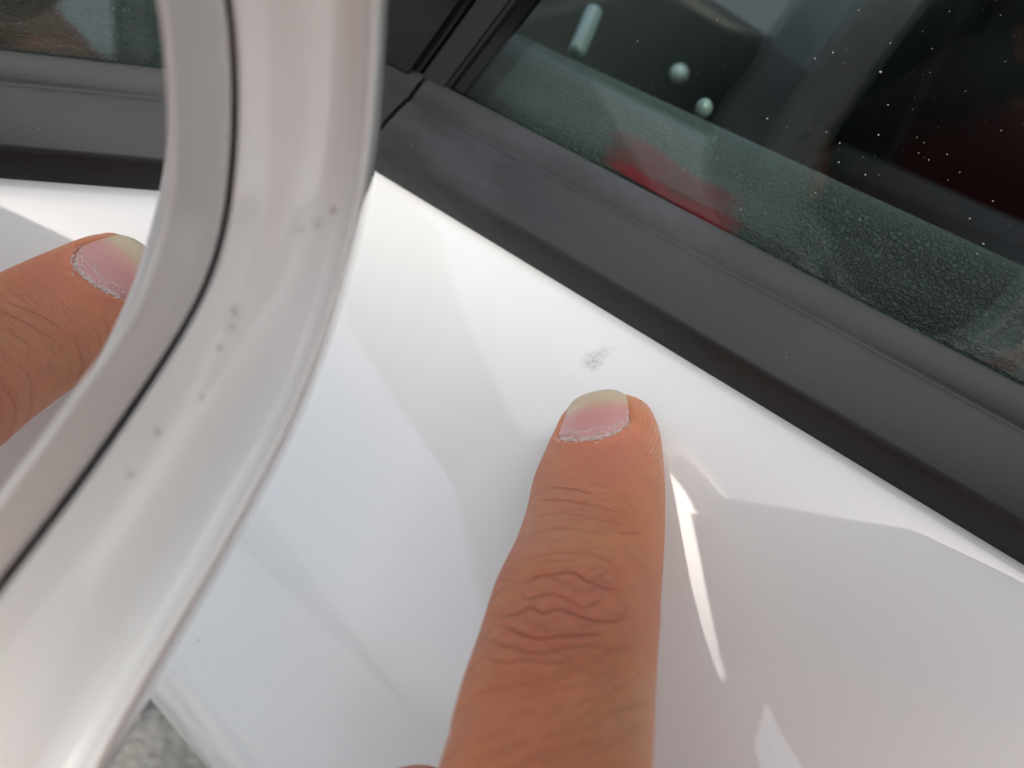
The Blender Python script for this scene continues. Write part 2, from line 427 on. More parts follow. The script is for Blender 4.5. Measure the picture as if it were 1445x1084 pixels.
def band(name, x0, x1, off, thick, mat, bev=.4, h0=-8):
    """sloping strip along the window's front edge, between two forward offsets"""
    return slab(name, [wpt(front_edge(h0)+x0, h0), wpt(front_edge(h0)+x1, h0), wpt(front_edge(HW)+x1, HW), wpt(front_edge(HW)+x0, HW)], off, thick, mat, DOOR, bev)
w_fr = on_win((622, 114))[0]-a0[0]; w_ch = on_win((600, 114))[0]-a0[0]
band('window_frit', -max(1.5, w_fr*.9), -.2, .15, .13, M_BLK, 0)
band('run_channel', 0.0, max(2.5, w_ch), 1.6, 8, M_GREYRUB, .7, h0=-2)
band('corner_cover', max(2.5, w_ch)+.3, 120, 3.0, 9, M_BLK, 1.2, h0=-1)
box('window_header', (-760, g0[0]+wd[0]*HW-30, g0[1]+wd[1]*HW-4), (250, g0[0]+wd[0]*HW+10, g0[1]+wd[1]*HW+30), M_BLK, DOOR, 4)
box('door_pillar', (-800, g0[0]-170, g0[1]-20), (-752, g0[0]-6, g0[1]+390), M_BLK, CAR, 3)

# door trim (leather) behind the glass
t_in = g0+np.array([-9., -16.])
t_edge = hit((1000, 172), g0+np.array([-8., 4.]), 86)
tp = [t_in+np.array([0, -60]), t_in, t_in+np.array([-1.2, 8.])]
top0 = g0+np.array([-16., 1.])
tp += arc_in(tp[-1], top0, 1.8, 8)[1:]
tp += arc_in(top0, t_edge, 1.2, 24)[1:]
tp += [t_edge+np.array([-1., -.6]), t_edge+np.array([-1.6, -2.2]), t_edge+np.array([-2.0, -30]), t_edge+np.array([-4, -420])]
V, Fc = extrude(np.array(tp), np.linspace(-750, 150, 60)); recalc(mesh('door_trim', V, Fc, M_LEA, DOOR))

def on_trim(p):
    nn = np.array([0, math.cos(math.radians(86)), math.sin(math.radians(86))]); return on_plane(p, nn, nn[1:]@top0)
# cabin
box('roof', (-1500, -1350, 440), (-60, -165, 480), M_PAINT2, CAR, 18, 3)
box('headlining', (-1480, -1340, 425), (-80, -175, 438), M_DARKTRIM, CAR, 3)
box('cabin_floor', (-1500, -1400, -640), (700, -200, -600), M_DARKTRIM, CAR, 3)
box('far_side', (-1500, -1460, -600), (800, -1400, 20), M_DARKTRIM, CAR, 3)
box('rear_bulkhead', (-1560, -1400, -600), (-1500, 0, 430), M_DARKTRIM, CAR, 3)
box('dashboard', (170, -1390, -250), (700, -110, 10), M_DARKTRIM, CAR, 40, 5)
box('centre_console', (-700, -760, -600), (170, -600, -230), M_DARKTRIM, CAR, 15, 3)
SEAT = empty('driver_seat', CAR)
box('seat_cushion', (-620, -570, -420), (-80, -130, -260), M_DARKTRIM, SEAT, 50, 6)
box('seat_back', (-760, -560, -320), (-600, -140, 330), M_DARKTRIM, SEAT, 50, 6)

box('far_door_top', (-1500, -1455, 20), (700, -1400, 60), M_DARKTRIM, CAR, 3)
PULL = empty('door_fittings', CAR)
def knob(name, p, d, r, mat, sq=(1, 1, 1)):
    c = at(p, d); bm = bmesh.new(); bmesh.ops.create_uvsphere(bm, u_segments=24, v_segments=14, radius=r*MM)
    for v in bm.verts: v.co = Vector((v.co.x*sq[0], v.co.y*sq[1], v.co.z*sq[2]))+Vector(c*MM)
    me = bpy.data.meshes.new(name); bm.to_mesh(me); bm.free(); me.materials.append(mat)
    me.polygons.foreach_set('use_smooth', [True]*len(me.polygons))
    o = bpy.data.objects.new(name, me); sc.collection.objects.link(o); o.parent = PULL; return o
knob('vent_knob', (958, 104), 290, 3.4, M_SATIN); knob('lock_knob', (993, 153), 178, 1.9, M_SATIN, (1, 1, 1.15))
V, Fc = tube(spline([at((838, 16), 209), at((826, 46), 206), at((812, 78), 204)], 20), np.r_[2.2, np.full(18, 2.4), 1.6], 20, True); mesh('pull_handle', V, Fc, M_SATIN, PULL)
# added red sheet on the trim, its colour standing in for a window reflection
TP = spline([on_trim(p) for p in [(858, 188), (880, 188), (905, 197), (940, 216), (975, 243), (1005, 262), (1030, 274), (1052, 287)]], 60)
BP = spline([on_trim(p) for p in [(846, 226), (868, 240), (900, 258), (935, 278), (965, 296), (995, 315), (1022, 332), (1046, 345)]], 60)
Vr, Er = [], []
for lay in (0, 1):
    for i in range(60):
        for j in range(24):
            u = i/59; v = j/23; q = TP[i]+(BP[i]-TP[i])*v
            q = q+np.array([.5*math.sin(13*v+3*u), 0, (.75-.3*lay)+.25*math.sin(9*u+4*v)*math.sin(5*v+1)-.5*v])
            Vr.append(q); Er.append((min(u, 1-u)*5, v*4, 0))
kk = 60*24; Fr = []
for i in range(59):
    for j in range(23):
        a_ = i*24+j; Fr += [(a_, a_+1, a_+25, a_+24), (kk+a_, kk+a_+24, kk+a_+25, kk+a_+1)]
cl = mesh('red_for_reflection', Vr, Fr, M_SHEER)
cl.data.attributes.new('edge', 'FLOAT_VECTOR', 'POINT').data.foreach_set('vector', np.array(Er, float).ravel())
tag(cl, 'sheer dark red sheet on the leather trim, standing in for a red reflection in the window', 'reflection')
# dust on the glass
bm = bmesh.new()
for k in range(170):
    p = (rng.uniform(880, 1445), rng.uniform(0, 360)) if k < 130 else (rng.normal(1180, 70), rng.normal(150, 50))
    q = on_win(p, .12)
    if (q-wpt(q[0], 0))@np.array([0, wd[0], wd[1]]) < .5: continue
    r_ = min(.12, .022*math.exp(abs(rng.normal(0, .75))))
    mt = Matrix.Translation(Vector(q*MM)) @ Matrix.Rotation(rng.uniform(0, 6), 4, 'Z')
    res = bmesh.ops.create_icosphere(bm, subdivisions=1, radius=r_*MM, matrix=mt)
    st = 1+(2.5*rng.random() if rng.random() < .25 else 0)
    for v_ in res['verts']: v_.co.x = q[0]*MM+(v_.co.x-q[0]*MM)*st
me = bpy.data.meshes.new('dust_specks'); bm.to_mesh(me); bm.free(); me.materials.append(M_SPECK)
o = bpy.data.objects.new('dust_specks', me); sc.collection.objects.link(o); o.parent = DOOR; o['kind'] = 'stuff'
# ------------------------------------------------------------------ wing mirror
WM = empty('wing_mirror', CAR)
mn = np.array([-.908, -.418, -.020]); mn /= np.linalg.norm(mn); MD = -36.9
e1 = np.cross([0, 0, 1.], mn); e1 /= np.linalg.norm(e1)      # in-plane, horizontal
e2 = np.cross(mn, e1)
if e1@M[:, 0] < 0: e1 = -e1                                     # towards the car (image right)
O0 = mn*MD
def mp(p, off):           # pixel -> in-plane coordinates on the plane 'off' behind the glass
    P = on_plane(p, mn, MD-off); return np.array([P@e1, P@e2])
def mP(q, off): return e1*q[0]+e2*q[1]+mn*(MD-off)
C0 = [(226, 0), (236, 78), (241, 155), (242, 233), (238, 300), (228, 345), (198, 420), (163, 485), (120, 536), (66, 617), (0, 702)]
C1 = [(323, 0), (331, 78), (333, 155), (329, 233), (320, 310), (306, 368), (285, 420), (267, 450), (229, 512), (186, 574), (128, 656), (70, 733), (0, 820)]
C2 = [(330, 0), (339, 78), (340, 155), (337, 233), (328, 310), (314, 368), (293, 422), (275, 454), (238, 520), (196, 584), (139, 668), (82, 746), (0, 852)]
C3 = [(549, 0), (546, 60), (540, 150), (531, 235), (518, 310), (497, 390), (471, 478), (446, 547), (411, 629), (372, 702), (333, 774), (294, 842), (248, 920), (202, 1001), (156, 1084)]
def loopify(C, off, n=220):
    """close an outline seen in the frame into a whole mirror outline (out-of-frame part follows a plain rounded shape)"""
    q = np.array([mp(p, off) for p in C])
    up = q[0]-q[1]; up /= np.linalg.norm(up); lf = q[-1]-q[-2]; lf /= np.linalg.norm(lf)
    return q, up, lf
Q0, up0, lf0 = loopify(C0, 0)
OFFS = {'C0': 0., 'C1': -.9, 'C2': -.2, 'C3': -7.5}
def fullloop(C, off, n=2400):
    q, up, lf = loopify(C, off)
    cen = Q0[0]+np.array([-62., -2.])
    q_in = spline(q, 120)
    # continue: from last (outboard bottom) round the outboard end and over the top back to the first point
    w_ = np.linalg.norm(q[0]-Q0[0])
    e = q[-1]
    ext = [e+lf*28, Q0[0]+np.array([-128-w_, -26.]), Q0[0]+np.array([-146-w_, 10.]), Q0[0]+np.array([-142-w_, 50.]), Q0[0]+np.array([-124-w_, 76+w_*.7]),
           Q0[0]+np.array([-80, 86+w_]), Q0[0]+np.array([-36, 80+w_]), q[0]+up*60+np.array([-12., 0]), q[0]+up*30+np.array([-3., 0])]
    allp = np.vstack([q_in[::6], q_in[-1:], ext])
    L_ = spline(allp, n, True); kx = np.exp(-(np.arange(-45, 46)/18.)**2); kx /= kx.sum()
    return np.stack([np.convolve(np.r_[L_[-45:, c], L_[:, c], L_[:45, c]], kx, 'valid') for c in (0, 1)], 1)
# every ring is resampled so that point i of each ring lies along the same ray from the middle
def radial(loop, ctr, n=760):
    d = loop-ctr; ang = np.unwrap(np.arctan2(d[:, 1], d[:, 0])); rad = np.linalg.norm(d, axis=1)
    if ang[-1] < ang[0]: ang = ang[::-1]; rad = rad[::-1]
    o = np.argsort(ang % (2*math.pi)); A_ = (ang % (2*math.pi))[o]; R_ = rad[o]
    A_ = np.r_[A_-2*math.pi, A_, A_+2*math.pi]; R_ = np.r_[R_, R_, R_]
    t = np.linspace(0, 2*math.pi, n, endpoint=False)
    r = np.interp(t, A_, R_)
    return ctr+np.stack([np.cos(t), np.sin(t)], 1)*r[:, None]
ctr = Q0[0]+np.array([-62., 10.])
L0 = radial(fullloop(C0, OFFS['C0']), ctr); L1 = radial(fullloop(C1, OFFS['C1']), ctr)
L2 = radial(fullloop(C2, OFFS['C2']), ctr); L2 = L1+(L2-L1)*.48; L3 = radial(fullloop(C3, OFFS['C3']), ctr)
def ring(a, b, t, off): return [mP(p, off) for p in a+(b-a)*t]
# glass plate
gl = [mP(p, .12) for p in ctr+(L0-ctr)*1.012]
gb = [mP(p, 3.0) for p in ctr+(L0-ctr)*1.012]
V, Fc = loft([gl, gb], True, True); o = recalc(mesh('mirror_glass', V, Fc, M_MIR, WM, smooth=False))
# bezel: inner lip, then a face rolling outwards to the gap
bz = [(0.0, .6), (.004, .05), (.012, -.02), (.035, -.1), (.07, -.18), (.14, -.12), (.2, -.1), (.45, -.16), (.7, -.14), (.86, -.08), (.93, .0), (.97, .25), (1., .8), (1., 4.)]
V, Fc = loft([ring(L0, L1, t, OFFS['C0']+(OFFS['C1']-OFFS['C0'])*t+d) for t, d in bz]); recalc(mesh('mirror_bezel', V, Fc, M_BEZ, WM))
# strip added in the gap; its grey stands for the gap's shade
V, Fc = loft([ring(L1, L2, t, .1) for t in (-.05, 1.05)]); recalc(mesh('gap_shade_strip', V, Fc, M_GAPSHADE, WM))
# shell: rim face from the gap to the outer edge, then rounding back over the housing
sh = [(-.0, 4, 0), (0., 1.6, 0), (.006, .7, 0), (.02, .25, 0), (.05, .05, 0), (.22, -.12, 0), (.38, -.5, 0), (.55, -.75, 0), (.70, -.85, 0), (.77, -1.0, 0), (.83, -1.5, 0), (.875, -2.15, 0), (.92, -2.3, 0), (.955, -1.8, 0), (.985, -.4, 0), (1., 2.0, 0)]
T_ = np.array([s[0] for s in sh]); D_ = np.array([s[1] for s in sh])
tt = np.linspace(0, 1, len(sh)); t2 = np.linspace(0, 1, 110)
S_T = spline(np.stack([tt*12, T_*12, D_], 1), 110)
rings = []
for k_ in range(110):
    f = S_T[k_, 1]/12; d = S_T[k_, 2]
    rings.append((f, OFFS['C2']+(OFFS['C3']-OFFS['C2'])*f+d))
def lip(f):
    o0 = OFFS['C2']+(OFFS['C3']-OFFS['C2'])*f; return o0
R_ = []
for f, o_ in rings:
    row = []
    for p in L2+(L3-L2)*min(f, 1.):
        q = mP(p, lip(f)); r = q-CAM; row.append(CAM+r*(((MD-o_)-CAM@mn)/(r@mn)))
    R_.append(row)
last = np.array(R_[-1]); c3 = last.mean(0)
wall = [(1-.22*(d/35)**.75, d) for d in (np.linspace(.06, 1, 34)**2*35)]
wall += [(.78*math.sqrt(max(.0004, 1-((d-35)/25)**2)), d) for d in np.linspace(37, 60, 16)]
for s_, dl in wall:
    R_.append(list(c3+(last-c3)*s_-mn*dl))
V, Fc = loft(R_, True, False); n_ = len(R_[0]); Fc.append(tuple(range(len(V)-n_, len(V))))
SHV = np.array(R_[:100]).reshape(-1, 3); SHP = proj(SHV)
def sh_pt(p): return SHV[((SHP[:, :2]-np.array(p))**2).sum(1).argmin()]
M_SHELL = paint_material('white_shell_paint', [(sh_pt((470, 295)), .6, .9, 1.), (sh_pt((448, 312)), .9, .4, 1.), (sh_pt((425, 325)), .9, .35, 1.), (sh_pt((328, 440)), 1.0, .6, 1.), (sh_pt((322, 462)), .9, .5, 1.), (sh_pt((309, 494)), .5, .8, 1.), (sh_pt((222, 605)), .5, .8, 1.), (sh_pt((286, 560)), .4, .6, 1.), (sh_pt((184, 665)), .5, .8, 1.)], coat_ior=1.55, base=(.84, .88, .895))
shell = recalc(mesh('mirror_shell', V, Fc, M_SHELL, WM))
# arm that carries the housing, running to the black corner cover
hb = mP(ctr+np.array([38., -6.]), 45)
foot = wpt(135, 45)
pts = spline([hb, hb*.55+foot*.45+np.array([8., 0, -4]), foot], 14)
V, Fc = tube(pts, np.linspace(20, 24, 14), 20, True, (1, .7)); mesh('mirror_arm', V, Fc, M_BLK, WM)

# ------------------------------------------------------------------ phone that takes the picture, lens at the camera
def cam_box(name, lo, hi, r, mat, parent):
    bm = bmesh.new(); bmesh.ops.create_cube(bm, size=1)
    lo = np.array(lo, float); hi = np.array(hi, float)
    for v in bm.verts: v.co = Vector((lo+hi)/2+np.array(v.co)*(hi-lo))
    bmesh.ops.bevel(bm, geom=[e for e in bm.edges if abs((e.verts[0].co-e.verts[1].co).z) > 1], offset=r, segments=8, affect='EDGES')
    bmesh.ops.bevel(bm, geom=[e for e in bm.edges if abs((e.verts[0].co-e.verts[1].co).z) < .01 and e.calc_face_angle(0) > 1], offset=.8, segments=2, affect='EDGES')
    for v in bm.verts: v.co = Vector((CAM+M@np.array(v.co))*MM)
    me = bpy.data.meshes.new(name); bm.to_mesh(me); bm.free(); me.materials.append(mat)
    o = bpy.data.objects.new(name, me); sc.collection.objects.link(o); o.parent = parent
    return o
PHONE = tag(empty('phone'), 'dark smartphone held over the car door, seen only as a reflection', 'phone')
cam_box('phone_body', (-14, -27, 1.5), (140, 53, 9.5), 10, M_MAT, PHONE)

# ------------------------------------------------------------------ hand
PERSON = tag(empty('person'), 'bare left hand with index fingertip pressed beside the scuff on the white door', 'person')
def cs(p): return M.T@np.asarray(p)
# index finger: (y px, left px, right px, depth mm of the axis)
SIL = [(606, 786, 925, 113.2), (620, 781, 931, 111.4), (640, 773, 934, 109.0), (660, 765, 936, 106.8), (680, 757, 937, 104.6),
       (700, 750, 937, 102.4), (750, 739, 936, 97.0), (800, 722, 933, 91.8), (830, 708, 931, 88.8), (860, 694, 930, 86.), (900, 681, 927, 82.4), (950, 665, 924, 78.2),
       (1000, 648, 922, 74.3), (1050, 634, 920, 70.9), (1084, 627, 918, 68.8)]
cen_, rad_ = [], []
for y, l, r, z in SIL:
    cen_.append(at(((l+r)/2, y), z)); rad_.append((r-l)/2*z/FP)
cen_ = np.array(cen_); rad_ = np.array(rad_)
# continue to the knuckle (out of frame)
Tb = (cen_[-1]-cen_[-4]); Tb /= np.linalg.norm(Tb)
MCP = cen_[-1]+Tb*27+np.array([0, 0, 0.])
cen_ = np.vstack([cen_, cen_[-1]+Tb*9, cen_[-1]+Tb*18, MCP]); rad_ = np.r_[rad_, 9.4, 10., 10.4]
NS, NT = 560, 340
dense = spline(np.hstack([cen_, rad_[:, None]]), 260)
axis_c, axis_r = dense[:, :3], dense[:, 3]
sl_ = np.r_[0, np.cumsum(np.linalg.norm(np.diff(axis_c, axis=0), axis=1))]
Ttip = axis_c[0]-axis_c[6]; Ttip /= np.linalg.norm(Ttip)
r0 = axis_r[0]
sil_len = sl_[-1]
TIPL = r0*.52                      # rounded end beyond the first section
svals = np.concatenate([np.linspace(-TIPL, 0, 60)[:-1], np.linspace(0, sil_len, NS-59)])
Xc = M[:, 0]; VIEW = M[:, 2]
ROLL = math.radians(17)
def frame(s):
    k = np.clip(s, 0, sil_len)
    c = np.array([np.interp(k, sl_, axis_c[:, i]) for i in range(3)])
    c2 = np.array([np.interp(min(k+1.5, sil_len), sl_, axis_c[:, i]) for i in range(3)]); c1 = np.array([np.interp(max(k-1.5, 0), sl_, axis_c[:, i]) for i in range(3)])
    T = c2-c1; T /= np.linalg.norm(T)
    X = Xc-T*(Xc@T); X /= np.linalg.norm(X); D = np.cross(X, T)
    if D@VIEW < 0: D = -D
    # roll towards image left near the tip
    ro = ROLL*(1-.6*min(1, max(0, k/40))); X, D = X*math.cos(ro)+D*math.sin(ro), D*math.cos(ro)-X*math.sin(ro)
    if s < 0: c = c+Ttip*(-s)
    return c, T, X, D, np.interp(k, sl_, axis_r)
def finger_pt(s, phi, fr=None):
    """phi: 0 = dorsal, + = image right"""
    c, T, X, D, r = fr or frame(s)
    e = 1.
    if s < 0: e = math.sqrt(max(0., 1-(s/TIPL)**2))
    ax = r*e
    k = max(0., 1-max(s, 0)/22.)       # fingertip is flatter than the shaft
    up = r*(.90-.10*k)*e; dn = r*(.92-.02*k)*e
    cph, sph = math.cos(phi), math.sin(phi)
    ex = 2/2.25
    x = ax*math.copysign(abs(sph)**ex, sph); y = math.copysign(abs(cph)**ex, cph)*(up if cph > 0 else dn)
    off = D*(-(1-e)*r*.16) if s < 0 else 0.
    return c+X*x+D*y+off
phis = np.linspace(-math.pi, math.pi, NT, endpoint=False)
frames = [frame(s) for s in svals]
P = np.array([[finger_pt(s, p, fr) for p in phis] for s, fr in zip(svals, frames)])
# knuckle bulges / hollows along the back
for (yc, wid, amp) in ((868, 5.5, .55), (762, 5., -.35), (960, 7., -.3), (698, 3.5, .25)):
    pass
nrm = np.zeros_like(P)
du = np.roll(P, -1, 1)-np.roll(P, 1, 1); dsv = np.gradient(P, axis=0)
nrm = np.cross(du, dsv); nrm /= np.maximum(1e-9, np.linalg.norm(nrm, axis=2))[..., None]
ctrs = np.array([f[0] for f in frames])[:, None, :]
flip = np.sign(((P-ctrs)*nrm).sum(2)); nrm *= np.where(flip == 0, 1, flip)[..., None]
pxs = proj(P); facing = ((CAM-P)*nrm).sum(2) > 0
tone = np.zeros((*P.shape[:2], 3)); disp = np.zeros(P.shape[:2])
flat = P.reshape(-1, 3)
CRE = [  # polyline in photo pixels, depth mm, half width mm, pigment
 ([(757, 695), (787, 688), (807, 690), (829, 695), (845, 701)], .17, .28, .7), ([(829, 686), (845, 683), (862, 692)], .08, .3, .3),
 ([(750, 713), (777, 706), (800, 706), (822, 710), (861, 719), (893, 726)], .17, .28, .6),
 ([(744, 735), (772, 726), (815, 727), (843, 733), (882, 741)], .13, .3, .4), ([(740, 757), (772, 748), (808, 746), (836, 751), (861, 757)], .11, .35, .3),
 ([(868, 752), (885, 752), (905, 753)], .1, .3, .5),
 ([(745, 771), (772, 764), (800, 763)], .07, .3, .2),
 ([(755, 787), (780, 782), (801, 780), (836, 782), (861, 795), (884, 808)], .13, .32, .45), ([(748, 797), (775, 792), (800, 793)], .06, .3, .2),
 ([(730, 823), (745, 820), (758, 814), (773, 811), (808, 808), (829, 819), (851, 828), (876, 834)], .24, .36, 1.),
 ([(733, 832), (740, 843), (755, 843), (780, 838), (801, 845), (822, 856), (840, 851), (856, 836)], .18, .33, .7),
 ([(698, 869), (714, 868), (730, 865), (748, 858), (766, 864), (787, 858), (808, 866), (836, 874), (866, 875), (886, 872)], .26, .38, 1.),
 ([(709, 882), (725, 889), (737, 894), (758, 899), (787, 897), (822, 896), (858, 893)], .28, .40, 1.), ([(815, 889), (830, 882), (850, 877)], .14, .3, .5),
 ([(748, 858), (742, 872), (760, 884), (775, 876), (800, 872)], .1, .3, .3), ([(808, 845), (815, 836), (840, 835)], .1, .3, .3),
 ([(686, 900), (709, 912), (728, 914), (737, 919), (766, 920), (801, 914), (829, 910), (865, 913)], .22, .36, .85),
 ([(676, 928), (709, 934), (735, 931), (758, 932), (787, 934), (822, 936)], .17, .36, .6),
 ([(712, 967), (735, 964), (758, 959), (787, 948), (829, 934), (861, 921), (900, 913)], .16, .38, .45), ([(740, 985), (780, 973), (815, 966), (851, 954), (897, 940)], .14, .38, .4),
 ([(795, 1004), (815, 994), (851, 980), (886, 962), (910, 945)], .14, .4, .4), ([(760, 1012), (790, 1008), (815, 1004)], .08, .4, .25), ([(815, 1032), (829, 1026), (865, 1008), (900, 983)], .13, .42, .35),
 ([(769, 1059), (808, 1055), (850, 1040)], .12, .45, .35), ([(730, 1075), (775, 1072), (815, 1070)], .1, .45, .25), ([(700, 990), (725, 984), (745, 975)], .08, .4, .25),
 ([(690, 945), (715, 952), (745, 948)], .08, .36, .3), ([(840, 1060), (870, 1045), (905, 1020)], .1, .45, .3),
]
vis = facing.ravel(); pxf = pxs.reshape(-1, 3)
idxv = np.where(vis)[0]
def px_to_skin(p):
    d = ((pxf[idxv, :2]-np.array(p))**2).sum(1); return flat[idxv[d.argmin()]]
def crease(poly3, depth, hw, pig):
    hw = hw*.55
    line = spline(poly3, max(8, 10*len(poly3)))
    lo = line.min(0)-4; hi = line.max(0)+4
    m = np.where(((flat > lo) & (flat < hi)).all(1))[0]
    d2 = np.full(len(m), 1e9); tb = np.zeros(len(m))
    for k in range(len(line)-1):
        a, b = line[k], line[k+1]; ab = b-a; t = np.clip(((flat[m]-a)@ab)/(ab@ab), 0, 1)
        dd = ((flat[m]-a-t[:, None]*ab)**2).sum(1); q = dd < d2; d2[q] = dd[q]; tb[q] = (k+t[q])/(len(line)-1)
    fade = np.clip(np.minimum(tb, 1-tb)*5+.15, 0, 1)
    d = np.sqrt(d2); wob = .8+.4*rng.random()
    gsn = np.exp(-(d/hw)**2)*fade; swell = np.exp(-(d/(hw*3.6))**2)*fade
    disp.ravel()[m] += -depth*gsn*.66+depth*.05*swell
    tr = tone.reshape(-1, 3); tr[m, 2] = np.maximum(tr[m, 2], pig*np.exp(-(d/(hw*.9))**2)*fade*.9)
    tr[m, 0] = np.minimum(1, tr[m, 0]+.30*pig*swell)
for poly, dp, hw, pg in CRE:
    low = poly[0][1] > 940
    crease(np.array([px_to_skin(p) for p in poly]), dp*(.65 if low else 1.0), hw, pg*(.7 if low else 1))
for k in range(46):
    if k < 22: x_, y_ = rng.uniform(705, 880), rng.uniform(806, 935); sl2 = rng.normal(.05, .3); L_ = rng.uniform(18, 48)
    else: x_, y_ = rng.uniform(690, 890), rng.uniform(930, 1078); sl2 = rng.normal(-.42, .12)*(1 if x_ > 740 else .5); L_ = rng.uniform(30, 80)
    pl = [(x_+L_*t, y_+L_*t*sl2+rng.normal(0, 2.)) for t in (-.5, -.17, .17, .5)]
    crease(np.array([px_to_skin(p) for p in pl]), rng.uniform(.05, .12), .34, rng.uniform(.2, .45))
# extra creases round the sides of the finger, out of the camera's direct view but seen in the wing mirror
def sphi(s, phi): return finger_pt(s, phi)
for s_, dp in ((13.5, .12), (15.6, .14), (19, .1), (29, .2), (32, .24), (35, .28), (37.5, .22), (40.5, .2), (44, .14), (48, .14), (52.5, .12), (57, .12)):
    for side in (-1,):
        pl = [sphi(s_+rng.normal(0, .12)+.18*math.sin(k*1.1+s_)+k*.12, side*(.62+.20*k)) for k in range(7)]
        crease(np.array(pl), dp*.8, .44, .38)
# pigment: rosy over the knuckles, paler at the very tip and along the sides
sv = svals[:, None]*np.ones((1, NT)); ph = np.ones((len(svals), 1))*phis[None]
def blob(px, py, r): return np.exp(-(((pxs[..., 0]-px)**2+(pxs[..., 1]-py)**2)/r**2))*facing
tone[..., 0] = np.clip(tone[..., 0]+.55*blob(790, 865, 55)+.55*blob(880, 625, 45)+.35*blob(830, 670, 60)+.3*blob(890, 860, 60)+.2*blob(760, 1000, 80), 0, 1)
tone[..., 1] = np.clip(tone[..., 1]+.6*np.exp(-((sv+3)/4.0)**2)+.35*blob(900, 1010, 70)*1+.25*blob(800, 745, 60)+.3*np.exp(-((np.abs(ph)-1.9)/.35)**2)*(sv < 14), 0, 1)
# nail bed: sink the skin a little under the plate and raise the folds round it
NL0, NL1, NHW = -TIPL*.48, 11.3, .60      # along the finger (tip .. cuticle) and half angle
NPHI = -.03
def nail_hw(s): return NHW*min(1., (max(0, s-NL0+.8)/4.5)**.5)
nsx = (sv-NL0)/(NL1-NL0)
xx = (ph-NPHI)/NHW
inside = (nsx > 0) & (np.abs(xx) < 1.) & (sv < NL1-np.where(xx < 0, 3.0*xx**2, 5.2*np.abs(xx)**1.8))
fold = np.exp(-((np.abs(xx)-1.12)/.16)**2)*np.clip(sv/3, 0, 1)*np.clip((NL1-1-sv)/3.5, 0, 1)*.42
fold += np.exp(-((sv-(NL1-np.where(xx < 0, 3.0*xx**2, 5.2*np.abs(xx)**1.8)+.8))/.9)**2)*np.clip((1.25-np.abs(xx))/.3, 0, 1)*.34
disp += fold; disp[inside] -= .12
P = P+nrm*disp[..., None]
# flatten the pad where it presses on the paint
dn3 = np.array([0, math.cos(th), math.sin(th)])
dist = P@dn3
# shift the whole finger so that the pad just sinks into contact
shift = -np.quantile(dist[:140], .006)
print('pad clearance before contact', dist[:140].min(), 'shift', shift, 'top y', proj(P[:60].reshape(-1, 3))[:, 1].min(), 'cuticle', [proj(finger_pt(s_, -.34)).round() for s_ in (6, 8, 10, 12)])
press = np.where(dist < .05, (.05-dist), 0)
P = P+press[..., None]*dn3
# ridges on the pad side (dermal): phase + mask
ridge = np.zeros((*P.shape[:2], 3))
cx_, cy_ = 790., 640.
rr = np.hypot(pxs[..., 0]-820, (pxs[..., 1]-560)*.85)
ridge[..., 0] = rr*1.05
side_ = np.clip((ph-.62)/.3, 0, 1)*np.clip((19-sv)/8, 0, 1)
ridge[..., 1] = side_*np.clip(1-np.abs(ph-1.5)/1.3, 0, 1)*1.2
V = list(P.reshape(-1, 3)); nr = P.shape[0]; Fc = []
for i in range(nr-1):
    for j in range(NT):
        a = i*NT+j; b = i*NT+(j+1) % NT; Fc.append((a, b, b+NT, a+NT))
fuv = np.zeros((*P.shape[:2], 3)); fuv[..., 0] = sv; fuv[..., 1] = ph*8.
fuv[..., 2] = np.clip(1.0*np.exp(-((pxs[..., 1]-870)/75)**2)+.8*np.exp(-((pxs[..., 1]-715)/40)**2)+.35, 0, 1)*np.clip((sv-9)/4, 0, 1)
# rest of the hand: tapered capsules fused into one surface
def hp(x, y, z): return CAM+M@np.array([x, y, -z])
mcp_c = cs(MCP-CAM); mc = (mcp_c[0], mcp_c[1], -mcp_c[2])
chains = []
def chain(pts, rads, fl=(1, 1)): chains.append((np.array([hp(*p) for p in pts]), np.array(rads, float), fl))
iy = [tuple(q) for q in [(cs(axis_c[-1-k*1]-CAM)[0], cs(axis_c[-1-k]-CAM)[1], -cs(axis_c[-1-k]-CAM)[2]) for k in (60, 40, 20, 0)]]
chain(iy, [7.6, 8.6, 9.4, 10.3])
x0, y0, z0 = mc
wr = (x0-14, y0-78, z0-44)
chain([mc, (x0-4, y0-30, z0-16), wr], [11, 13.5, 17])
mm_ = (x0-20, y0-2, z0+1)
mpip = (-10.5, -50.2, 85.)
chain([mm_, (mpip[0]*.5+mm_[0]*.5, mpip[1]*.5+mm_[1]*.5+1, mpip[2]*.5+mm_[2]*.5), mpip], [10.6, 8.8, 8.4])
chain([mpip, (mpip[0]-1, mpip[1]-17, mpip[2]-6), (mpip[0]-3, mpip[1]-27, mpip[2]-20), (mpip[0]-4, mpip[1]-27, mpip[2]-36)], [8.3, 7.8, 7.5, 6.6])
chain([mm_, (x0-13, y0-36, z0-16), (wr[0]-4, wr[1], wr[2])], [11, 13, 16])
rm = (x0-39, y0-7, z0-1); rpip = (rm[0]+6, rm[1]-10, rm[2]+36)
chain([rm, rpip, (rpip[0], rpip[1]-20, rpip[2]-8), (rpip[0]-1, rpip[1]-26, rpip[2]-24), (rpip[0]-2, rpip[1]-25, rpip[2]-36)], [10, 8.2, 7.6, 7.2, 6.4])
chain([rm, (x0-30, y0-40, z0-18), (wr[0]-14, wr[1]+2, wr[2])], [10.5, 12.5, 14])
lm = (x0-57, y0-15, z0-4); lpip = (lm[0]+8, lm[1]-12, lm[2]+27)
